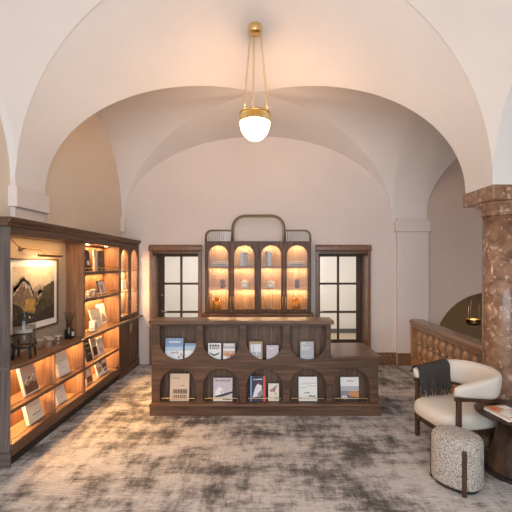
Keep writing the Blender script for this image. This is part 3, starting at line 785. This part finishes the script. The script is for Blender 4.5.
# picture
pi=thing('framed_picture','large framed mountain landscape with white mat hanging in the left niche','picture',(-2.462,4.17,1.09))
PY0,PY1,PZ0,PZ1=3.72,4.62,1.095,1.86
plate('frame',rect(PY0,PY1,PZ0,PZ1),[rect(PY0+.018,PY1-.018,PZ0+.018,PZ1-.018)],-2.460,-2.432,WOODY,pi,bevel=.003,axis='X')
m=MB(); m.box(-2.460,-2.448,PY0+.015,PY1-.015,PZ0+.015,PZ1-.015); m.build('mat_board',PW,pi)
AY0,AY1,AZ0,AZ1=PY0+.075,PY1-.075,PZ0+.085,PZ1-.085
rp=random.Random(11)
def ridge(pts,n=5,amp=.03):
    for _ in range(n):
        q=[]
        for (a,b) in zip(pts[:-1],pts[1:]):
            q.append(a); q.append(((a[0]+b[0])/2,(a[1]+b[1])/2+rp.uniform(-amp,amp)))
        q.append(pts[-1]); pts=q; amp*=.5
    return pts
def paint(name,col,v=.45,sc_=26):
    t=NT(name); n=t.noise(t.coord((1,1,1)),sc_,6,.7,1.2)
    t.l(t.ramp(n,[(.36,tuple(x*(1-v) for x in col)),(.5,col),(.64,tuple(min(1,x*(1+v*1.4)) for x in col))]),t.b.inputs['Base Color']); t.b.inputs['Roughness'].default_value=.6; return t.m
art=[paint('art_sky',(.66,.55,.38),.10,7),paint('art_far',(.46,.36,.24),.2,12),paint('art_peak',(.20,.14,.09)),paint('art_snow',(.72,.62,.47),.15),paint('art_mid',(.24,.17,.08)),paint('art_dark',(.035,.030,.022)),paint('art_gold_reflection',(.42,.26,.08)),paint('art_forest',(.075,.062,.032))]
m=MB(); W=AY1-AY0; H=AZ1-AZ0
def Pt(u,w,k): return (-2.4478+.0004*k, AY0+W*u, AZ0+H*min(1,max(0,w)))
def layer(pts,k,mi,bottom=0.0):
    for (a,b) in zip(pts[:-1],pts[1:]):
        m.add([Pt(a[0],bottom,k),Pt(b[0],bottom,k),Pt(b[0],b[1],k),Pt(a[0],a[1],k)],[(0,1,2,3)],mi)
layer([(0,1),(1,1)],0,0)
layer(ridge([(0,.66),(.2,.74),(.45,.60),(.7,.66),(1,.6)],5,.05),1,1)
r2=ridge([(0,.70),(.12,.74),(.25,.83),(.4,.66),(.5,.55),(.62,.62),(.8,.52),(1,.5)],5,.05); layer(r2,2,2,.2)
for i in range(2,len(r2)-3,2):
    u,w=r2[i]
    if w>.56: 
        d=rp.uniform(.05,.16); m.add([Pt(u-.018,w-d-.02,3),Pt(u+.012,w-d*.8,3),Pt(u+.022,w-.03,3),Pt(u,w-.012,3)],[(0,1,2,3)],3)
layer(ridge([(0,.46),(.2,.42),(.4,.44),(.6,.36),(1,.30)],5,.03),4,4)
m.add([Pt(.18,.16,5),Pt(.50,.20,5),Pt(.62,.40,5),(Pt(.3,.44,5))],[(0,1,2,3)],6)  # golden reflection over the picture, put in as a patch of colour
layer(ridge([(.45,.10),(.6,.36),(.72,.62),(.85,.66),(1,.74)],5,.05),6,7)
layer(ridge([(0,.40),(.1,.34),(.25,.22),(.45,.16),(.62,.12),(.8,.22),(1,.30)],6,.04),7,5)
for i in range(46):
    u=rp.uniform(.5,.99); w=rp.uniform(.12,.5); hh=rp.uniform(.06,.13); m.add([Pt(u-.012,w-hh,8),Pt(u+.012,w-hh,8),Pt(u,w,8)],[(0,1,2)],rp.choice([5,5,7]))
m.build('artwork',art,pi,fix=False)
# picture light
pl=thing('picture_light','brass picture light on a swing arm above the mountain landscape','picture light',(-2.462,4.25,1.95))
m=MB(); m.tube([(-2.462,3.93,1.955),(-2.440,3.93,1.955)],.022,14); m.build('wall_plate',BRASSD,pl)
m=MB(); m.tube([(-2.440,3.93,1.955),(-2.40,3.95,1.957),(-2.40,4.17,1.953),(-2.38,4.19,1.93),(-2.34,4.19,1.902)],.007,8); m.build('arm',BRASSD,pl)
m=MB(); m.tube([(-2.335,4.05,1.892),(-2.335,4.5,1.892)],.017,12); m.build('shade',BRASSD,pl)
m=MB(); m.tube([(-2.46,3.93,1.965),(-2.459,3.86,2.0),(-2.459,3.78,2.055)],.003,6); m.build('cable',BLACK,pl)
area('picture_glow',(-2.345,4.275,1.868),(0,R(38),0),.03,.42,1.9,(1,.66,.33),pl)

# drink dispenser, glasses, diffuser on the worktop
WZ=.898
dd=thing('drink_dispenser','round glass drink dispenser on a black stand at the near end of the worktop','dispenser',(-2.325,3.785,WZ))
st=MB()
ring=[(.082*math.cos(2*PI*k/28),.082*math.sin(2*PI*k/28),.105) for k in range(28)]
st.tube(ring,.013,8,True)
for k in range(4):
    a=PI/4+PI/2*k+.25; c,s=math.cos(a),math.sin(a)
    st.tube([(.104*c,.104*s,.155),(.108*c,.108*s,.12),(.09*c,.09*s,.102),(.100*c,.100*s,.06),(.106*c,.106*s,.0)],.011,8,rad=[.010,.013,.015,.012,.010])
part(st.build('stand',BLACK,dd,local=True),'black four-legged wooden stand')
m=MB(); m.lathe([(.0,.116),(.070,.116),(.094,.135),(.098,.16),(.098,.345),(.090,.378),(.066,.40),(.062,.415),(.072,.425),(.074,.44),(.064,.442)],n=40); m.build('jar',GLASSJ,dd,local=True)
m=MB(); m.lathe([(0,.122),(.068,.122),(.090,.138),(.093,.16),(.093,.30),(0,.301)],n=40); m.build('water',WATER,dd,local=True)
m=MB(); n=20
m.grid([[(.0995*math.sin(R(-55+110*k/n)+R(20)),-.0995*math.cos(R(-55+110*k/n)+R(20)),z) for k in range(n+1)] for z in (.245,.278)]); part(m.build('jar_label',pc('label_grey',(.36,.32,.28)),dd,local=True,fix=False),'pale wrap-around label band')
gp=None
for i,(x,y,lab) in enumerate(((-2.36,4.10,'drinking glass standing closest to the drink dispenser'),(-2.29,4.18,'second drinking glass from the dispenser, nearest the worktop edge'),(-2.37,4.27,'third drinking glass from the dispenser, by the picture wall'),(-2.30,4.36,'fourth drinking glass from the dispenser, nearest the reed diffuser'))):
    if gp is None:
        gp=thing('drinking_glass',lab,'glass',(x,y,WZ),0,'drinking glasses on the worktop')
        m=MB(); m.lathe([(0,0),(.033,0),(.036,.006),(.039,.10),(.037,.10),(.034,.012),(0,.012)],n=24); m.build('glass_body',GLASSG,gp,local=True)
        m=MB(); m.tube([(.0385*math.cos(2*PI*k/24),.0385*math.sin(2*PI*k/24),.10) for k in range(24)],.0018,5,True); m.build('rim_glint',PW,gp,local=True)  # white ring paints the bright glint along the glass edge
    else: dup(gp,(x,y,WZ),0,lab)
rd=thing('reed_diffuser','black bottle reed diffuser on the worktop beside the tall side panel','diffuser',(-2.36,4.72,WZ))
m=MB(); m.lathe([(0,0),(.046,0),(.05,.006),(.05,.10),(.044,.115),(.018,.125),(.018,.15),(0,.15)],n=28); m.build('bottle',BLACKG,rd,local=True)
m=MB(); m.box(-.024,.024,-.0525,-.047,.035,.085); m.v=[(-y*.97+.0,x,z) for x,y,z in m.v]; part(m.build('bottle_label',PCR,rd,local=True),'small cream label')
for k in range(7):
    a=2*PI*k/7+.3; q=.045+.02*rp.random()
    m=MB(); m.tube([(0.006*math.cos(a),.006*math.sin(a),.12),(q*math.cos(a),q*1.2*math.sin(a),.30+.03*rp.random())],.003,6); m.build('reed',BLACK,rd,local=True)

# books on the left shelves (front to the room, leaning on the back panel)
def lb(name,label,cat,px0,px1,pytop,z,cover,prints,t=.02,lean=14,xf=-2.34,w=None,group='books on the left wall shelves',rz=90):
    y0=YS*(-xf)/(264-px0); y1=YS*(-xf)/(264-px1)
    yc=(y0+y1)/2; w=w or (y1-y0)
    h=(EYE-(pytop-264)*yc/YS-z)/math.cos(R(lean))
    return booklet(name,label,cat,w,h,t,cover,prints,(xf,yc,z+.001),R(rz),lean,group)
ta=lambda mt:textbar(.2,.85,.80,.04,mt,6)+textbar(.3,.75,.72,.03,mt,4)
Z1,Z2=.505,.20
lb('book','reddish landscape photo book in the near upper shelf under the dispenser','book',23,37,366,Z1,PCR,[(.05,.05,.95,.95,PPK),(.05,.05,.95,.35,PBR),(.05,.35,.95,.45,PTN)]+speck(14,.1,.9,.2,.8,.16,[PBR,PGR,PCR,PTN]),.03)
lb('book','thick cream book in the near lower shelf, spine with dark dots','book',26.5,41,401,Z2,PCR,ta(PGR)+textbar(.3,.85,.32,.05,PMG,5)+textbar(.5,.8,.2,.02,PGR,3),.035,14)
lb('book','large plain cream book in the second upper shelf, below the drinking glasses','book',57,68.5,352,Z1,PCR,[(.03,.03,.97,.97,PW)]+textbar(.2,.8,.6,.03,PGR,5)+textbar(.3,.7,.3,.03,PGR,4),.03)
lb('book','white book in the second lower shelf, below the large plain cream book','book',56.5,65.5,384,Z2,PW,ta(PGR)+textbar(.2,.7,.3,.03,PGR,4),.02)
lb('book','black book in the far low bookcase, upper shelf','book',86.5,91.5,339,Z1,PDK,textbar(.2,.8,.75,.05,PW,4)+textbar(.2,.8,.55,.04,PGR,4)+textbar(.2,.8,.3,.04,PGR,4),.02,12)
lb('book','tan and black book behind the white ones in the far low bookcase','book',92.8,97.5,337,Z1,PBE,[(.1,.1,.9,.5,PDK),(.3,.55,.7,.85,PGR)],.02,12)
lb('book','white book farthest along the upper shelf of the far low bookcase','book',98.6,104.5,338,Z1,PW,textbar(.2,.8,.75,.05,PMG,4)+[(.2,.1,.8,.4,PPK)],.012,14)
lb('book','pink-brown illustrated book at the near end of the lowest far shelf','book',86.2,92,367,Z2,PPK,[(.1,.1,.9,.4,PBR),(.2,.45,.8,.9,PCR)],.02,13)
lb('magazine','white magazine with brown figures on the lowest far shelf','magazine',97.5,108,357,Z2,PW,[(.1,.2,.42,.5,PTN),(.5,.3,.9,.55,PBR),(.35,.6,.6,.85,PMG),(.6,.1,.9,.25,PMG)],.012,15)
lb('book','cream square book on the worktop below the upper shelves','book',93,102,309,.899,PCR,textbar(.2,.8,.5,.04,PTN,5)+textbar(.3,.7,.4,.03,PTN,4),.02,14)
lb('book','white book with grey mountains behind the cream square book','book',99.5,107,304.5,.899,PW,[([(.3,.1),(.5,.6),(.8,.35),(.95,.1)],PMG),(.1,.8,.9,.9,PCR)],.012,12,-2.42)
lb('picture_card','dark-edged photo card on the middle upper shelf','card',99,106,281,1.356,PDK,[(.12,.05,.95,.95,PW),(.3,.3,.7,.7,PTN),(.35,.1,.8,.25,PBR)],.012,14)
lb('book','black standing book at the near end of the top shelf','book',85.2,89.2,250.5,1.701,PDK,[(.2,.3,.8,.5,PW)],.025,6)
lb('book','tall dark brown book on the top shelf','book',97,103.2,251,1.701,PBR,textbar(.3,.7,.55,.03,PBE,4),.025,3)
lb('book','pale cream book slip beside the tall dark brown book on the top shelf','book',93.5,96.3,250,1.701,PCR,[],.02,3)
def lb_box(name,label,cat,px,py0,py1,z,x,w,mat,mat2):
    y=YS*(-x)/(264-px); h=EYE-(py0-264)*y/YS-z
    o=thing(name,label,cat,(x,y,z+.001),R(90))
    m=MB(); m.box(-w/2,w/2,-w/2,w/2,0,h); m.build('box_body',mat,o,local=True,bevel=.008)
    m=MB(); m.box(-w*.36,w*.36,-w/2-.0015,-w/2+.002,h*.2,h*.75); m.build('box_label',mat2,o,local=True)
    return o
lb_box('gift_box','white patterned box on the worktop before the cream square book','box',93,321,328,.898,-2.30,.08,PW,PGR)
lb_box('gift_box','small grey box on the middle upper shelf before the photo card','box',93.5,289.5,297,1.355,-2.32,.07,PMG,PGR)
lb_box('gift_box','small cream box at the near end of the middle upper shelf','box',88,291,299,1.355,-2.30,.06,PCR,PTN)
# pieces behind the glazed doors
for (y,z,h,mt,lab) in ((6.30,1.701,.22,PW,'white upright folder on the top shelf of the glazed cupboard'),(6.28,1.356,.20,PCR,'cream upright folder on the middle shelf of the glazed cupboard'),(6.75,1.356,.17,PW,'white low folder on the far half of the glazed cupboard middle shelf')):
    booklet('folder',lab,'folder',.2,h,.02,mt,textbar(.2,.8,.6,.05,PGR,4),(-2.43,y,z+.001),R(90),5,'folders in the glazed cupboard')

# ------------------------------------------------------------------ pendant lamp
LX,LY=-.11,4.75
pd=thing('pendant_lamp','opal glass globe pendant hanging on three brass chains in front of the back vault','pendant lamp',(LX,LY,3.3))
m=MB(); m.lathe([(.0,4.61),(.076,4.61),(.082,4.617),(.082,4.70),(.078,4.706),(0,4.707)],(LX,LY,0),40); m.build('canopy',BRASS,pd)
ztop,zb=4.612,3.65
lk0=[]
for k in range(3):
    a=PI/2+2*PI*k/3+.18
    p0=Vector((LX+.072*math.cos(a),LY+.072*math.sin(a),ztop)); p1=Vector((LX+.165*math.cos(a),LY+.165*math.sin(a),zb))
    ch=MB(); N=24; d=(p1-p0); L=d.length/N; t=d.normalized(); u=t.orthogonal().normalized(); w=t.cross(u)
    for i in range(N):
        c=p0+d*((i+.5)/N); e=u if i%2 else w
        ll=L*.66; ww=.011
        ch.tube([c+t*(ll*math.cos(2*PI*q/10))+e*(ww*math.sin(2*PI*q/10)) for q in range(10)],.0032,5,True)
    ch.build('chain',BRASS,pd)
m=MB(); nf=60
prf=[]
for k in range(nf*2):
    a=2*PI*k/(nf*2); r=.178 if k%2 else .188; prf.append((LX+r*math.cos(a),LY+r*math.sin(a)))
m.prism_z(prf,3.535,3.615); m.lathe([(.178,3.522),(.191,3.522),(.191,3.538),(.178,3.538)],(LX,LY,0),48); m.lathe([(.178,3.612),(.192,3.612),(.192,3.636),(.178,3.636)],(LX,LY,0),48)
part(m.build('fluted_band',BRASS,pd),'fluted brass band')
m=MB(); pts=[]
for k in range(15):
    a=-PI/2+PI/2*k/14; pts.append((.181*math.cos(a) if k else 0,3.522+.222*math.sin(a)))
m.lathe(pts+[(.176,3.53)],(LX,LY,0),48); m.build('globe',OPAL,pd)
# upward light of the same bulb, escaping above the band
bl=bpy.data.lights.new('pendant_bulb','POINT'); bl.energy=56; bl.color=(1,.64,.40); bl.shadow_soft_size=.10
bo=bpy.data.objects.new('pendant_bulb',bl); C.objects.link(bo); bo.parent=pd; bo.location=(0,0,.322)

# bowl pendant in the lower room behind the stairwell arch
bx,by,bz=4.56,8.5,.47
bp=thing('bowl_pendant','small dim brass bowl lamp on three cords beyond the stairwell arch','pendant lamp',(bx,by,bz))
m=MB(); m.lathe([(.0,0),(.10,.004),(.135,.025),(.145,.06),(.145,.13),(.138,.13),(.138,.065),(0,.03)],(bx,by,bz),32); m.build('bowl',BRASSD,bp)
m=MB(); m.lathe([(0,.05),(.12,.07),(.13,.10),(0,.115)],(bx,by,bz),24); m.build('glow',BOWLGLOW,bp)
for k,dx in enumerate((-.13,0,.12)):
    m=MB(); m.tube([(bx+dx,by+(.13 if dx==0 else -.04),bz+.13),(bx+dx*.75,by,1.7)],.005,6); m.build('cord',BLACK,bp)
bl=bpy.data.lights.new('bowl_bulb','POINT'); bl.energy=9; bl.color=(1,.66,.34); bl.shadow_soft_size=.1
bo=bpy.data.objects.new('bowl_bulb',bl); C.objects.link(bo); bo.parent=bp; bo.location=(0,0,.3)

# ------------------------------------------------------------------ armchair
PHI=R(-78)
CHX,CHY=1.976,3.858
ac=thing('armchair','cream upholstered barrel armchair with dark wooden legs beside the marble column','armchair',(CHX,CHY,0),PHI)
RA=.312
def hs(n1=8,n2=28,y0=-.34):
    p=[]
    for k in range(n1): p.append((-RA,y0+(0-y0)*k/n1,PI))
    for k in range(n2+1):
        a=PI-PI*k/n2; p.append((RA*math.cos(a),RA*math.sin(a)*.66,a))
    for k in range(1,n1+1): p.append((RA,0+(y0)*k/n1,0.0))
    return p
path=hs(); NP=len(path)
def sstep(t): t=max(0,min(1,t)); return t*t*(3-2*t)
def heights(x,y):
    t=sstep((y+.36)/.62)
    return .600-.055*t, .715+.078*t
rings=[]
ns=24
for i,(x,y,a) in enumerate(path):
    nx,ny=math.cos(a),math.sin(a)
    zb_,zt=heights(x,y); hh=(zt-zb_)/2; zc=(zt+zb_)/2; th=.058
    e=min(i,NP-1-i); sca=(.35,.72,.92,1.0)[min(e,3)]
    ring=[]
    for k in range(ns):
        q=2*PI*k/ns; c,s=math.cos(q),math.sin(q)
        cx_=math.copysign(abs(c)**.62,c)*th*sca; sz_=math.copysign(abs(s)**.62,s)*hh*(.55+.45*sca if e<3 else 1)
        lean=.018*sz_/hh if hh else 0
        ring.append((x+nx*(cx_+lean),y+ny*(cx_+lean),zc+sz_))
    rings.append(ring)
ext=.018
rings=[[(p[0],p[1]-.0,p[2]) for p in r] for r in rings]
m=MB(); m.loft(rings); m.build('backrest',CREAM,ac,local=True)
rings=[]
for i,(x,y,a) in enumerate(path):
    nx,ny=math.cos(a),math.sin(a); zb_,_=heights(x,y); z1=zb_+.004; z0=zb_-.028
    rings.append([(x-nx*.022,y-ny*.022,z0),(x+nx*.022,y+ny*.022,z0),(x+nx*.022,y+ny*.022,z1),(x-nx*.022,y-ny*.022,z1)])
m=MB(); m.loft(rings,sm=False); m.build('back_rail',CHAIRW,ac,local=True,bevel=.004)
def leg(x,y,zt,w=.019):
    m=MB(); m.box(x-w,x+w,y-w,y+w,0,zt); m.build('leg',CHAIRW,ac,local=True,bevel=.004)
leg(-RA,-.305,.58); leg(RA,-.305,.58); leg(-.15,.185,.53); leg(.15,.185,.53)
def sup(a,b,n,N=56,cy=0):
    o=[]
    for k in range(N):
        q=2*PI*k/N; c,s=math.cos(q),math.sin(q); o.append((math.copysign(abs(c)**(2/n),c)*a,cy+math.copysign(abs(s)**(2/n),s)*b))
    return o
rings=[]
for z,k in ((.282,.93),(.290,.975),(.31,1.0),(.35,1.0),(.385,.985),(.408,.94),(.42,.86),(.427,.6),(.43,.2)):
    rings.append([(x*k,y*k,z) for x,y in sup(.30,.32,4.2,cy=-.105)])
m=MB(); m.loft(rings); m.build('seat',CREAM,ac,local=True)
m=MB(); m.loft([[(x,y,z) for x,y in sup(.288,.30,4.6,cy=-.095)] for z in (.225,.282)],sm=False); part(m.build('seat_frame',CHAIRW,ac,local=True,bevel=.005),'dark wooden seat apron')
# throw
tb=thing('throw_blanket','charcoal wool throw with tasselled fringe draped over the armchair arm','blanket',(CHX,CHY,0),PHI)
def drape(y,j):
    w1=.007*math.sin(y*40+1)+.005*math.sin(y*71)
    zt=heights(-RA,y)[1]+.012; zb2=heights(-RA,y)[0]
    out=[(-RA-.071-w1,.645),(-RA-.071-w1,.655),(-RA-.070,.665),(-RA-.066,zt-.03),(-RA-.045,zt-.006),(-RA-.01,zt+.004),(-RA+.03,zt-.004),(-RA+.06,zt-.025),(-RA+.070,zt-.06),(-RA+.069,.62),(-RA+.071+w1,.57),(-RA+.074+2*w1,.53),(-RA+.076+2*w1,.495)]
    return out
ny_=30; rows=[]
for j in range(ny_+1):
    y=-.33+.36*j/ny_
    rows.append([(x+ (0.02*max(0,(y-.0))/.1*(1 if x<-RA else 1) if y>0 else 0),y,z) for x,z in drape(y,j)])
m=MB(); m.grid(rows); o=m.build('cloth',THROW,tb,local=True,fix=False)
sd=o.modifiers.new('thick','SOLIDIFY'); sd.thickness=.012; sd.offset=0
ss=o.modifiers.new('sub','SUBSURF'); ss.levels=1; ss.render_levels=1
fr=MB(); rf=random.Random(5)
for j in range(24):
    y=-.325+.35*j/23; 
    x=-RA+.078+rf.uniform(-.004,.006); l=rf.uniform(.05,.068)
    fr.tube([(x,y,.50),(x+rf.uniform(-.004,.01),y+rf.uniform(-.006,.006),.47),(x+rf.uniform(-.002,.012),y+rf.uniform(-.010,.010),.50-l)],.0042,5,rad=[.0045,.0075,.004])
part(fr.build('fringe',THROW,tb,local=True),'twisted tassels')

# ------------------------------------------------------------------ pouf
pf_=thing('pouf','oval speckled boucle pouf with dark wooden strip legs, in front of the armchair','pouf',(1.574,3.185,0),R(-50))
EA,EB=.194,.160
def ov(a,b,N=64): return [(math.copysign(abs(math.cos(2*PI*k/N))**.87,math.cos(2*PI*k/N))*a,math.copysign(abs(math.sin(2*PI*k/N))**.87,math.sin(2*PI*k/N))*b) for k in range(N)]
rings=[]
for z,d in ((.035,.02),(.045,.006),(.06,0),(.20,0),(.37,0),(.397,.006),(.417,.02),(.428,.045),(.433,.09),(.434,.15)):
    rings.append([(x,y,z) for x,y in ov(EA-d,EB-d)])
m=MB(); m.loft(rings); m.build('upholstery',BOUCLE,pf_,local=True)
m=MB(); m.loft([[(x,y,z) for x,y in ov(EA-.025,EB-.025)] for z in (.012,.036)],sm=False); m.build('base',BLACK,pf_,local=True)
for wx,wy in ((-.035,-.19),(-.14,.13),(.12,.14)):
    ca,sa=math.cos(-R(-50)),math.sin(-R(-50))
    lx,ly=wx*ca-wy*sa,wx*sa+wy*ca
    th=math.atan2(ly/EB,lx/EA); c,s=math.cos(th),math.sin(th)
    px=math.copysign(abs(c)**.87,c)*EA; py=math.copysign(abs(s)**.87,s)*EB
    nv=Vector((c/EA,s/EB,0)).normalized(); tv=Vector((-nv.y,nv.x,0)); b=Vector((px,py,0))
    m=MB(); w=.0175
    q=[b-nv*.015-tv*w,b-nv*.015+tv*w,b+nv*.012+tv*w,b+nv*.012-tv*w]
    m.loft([[(p.x,p.y,z) for p in q] for z in (0,.355)],sm=False); m.build('leg',CHAIRW,pf_,local=True,bevel=.006)

# ------------------------------------------------------------------ side table with magazines
TX,TY=2.205,3.39
ta_=thing('side_table','round dark wood side table with conical pedestal beside the armchair','table',(TX,TY,0))
m=MB(); m.lathe([(0,.472),(.24,.474),(.315,.488),(.334,.498),(.335,.508),(.328,.512),(0,.512)],n=72); m.build('table_top',TABLEW,ta_,local=True)
m=MB(); m.lathe([(.25,.026),(.240,.04),(.128,.474)],n=56); m.build('pedestal',TABLEW,ta_,local=True)
m=MB(); m.lathe([(.28,0),(.285,.008),(.285,.02),(.278,.026),(0,.027)],n=64); m.build('base',BLACK,ta_,local=True)
def flatmag(label,x,y,z,w,h,t,rz,cover,prints):
    o=thing('magazine',label,'magazine',(x,y,z),rz,'magazines on the side table')
    m=MB(); m.box(-w/2,w/2,-h/2,h/2,t-.0012,t); m.box(-w/2,w/2,-h/2,h/2,0,.0012); m.box(-w/2-.001,-w/2,-h/2,h/2,0,t)
    p=MB(); p.box(-w/2,w/2-.002,-h/2+.002,h/2-.002,.0012,t-.0012); p.build('pages',PAGES,o,local=True)
    ms=[cover]
    for i,(a,b,c,d,mt) in enumerate(prints):
        if mt not in ms: ms.append(mt)
        m.box(-w/2+w*a,-w/2+w*c,-h/2+h*b,-h/2+h*d,t-.0005,t+.0006+.0003*i,ms.index(mt))
    m.build('cover',ms,o,local=True)
flatmag('lower of the two magazines stacked on the side table, mostly hidden',2.075,3.33,.513,.215,.285,.014,R(9),PW,[(.1,.1,.9,.3,PGR)])
flatmag('upper magazine on the side table with orange and white cover',2.078,3.333,.5285,.21,.28,.012,R(12),PPK,[(.0,.55,.5,1,POR),(.05,.1,.45,.45,PW),(.55,.1,.95,.5,PTN),(.3,.4,.7,.6,PCR),(.6,.65,.95,.9,PW),(.1,.7,.3,.85,PRD)])
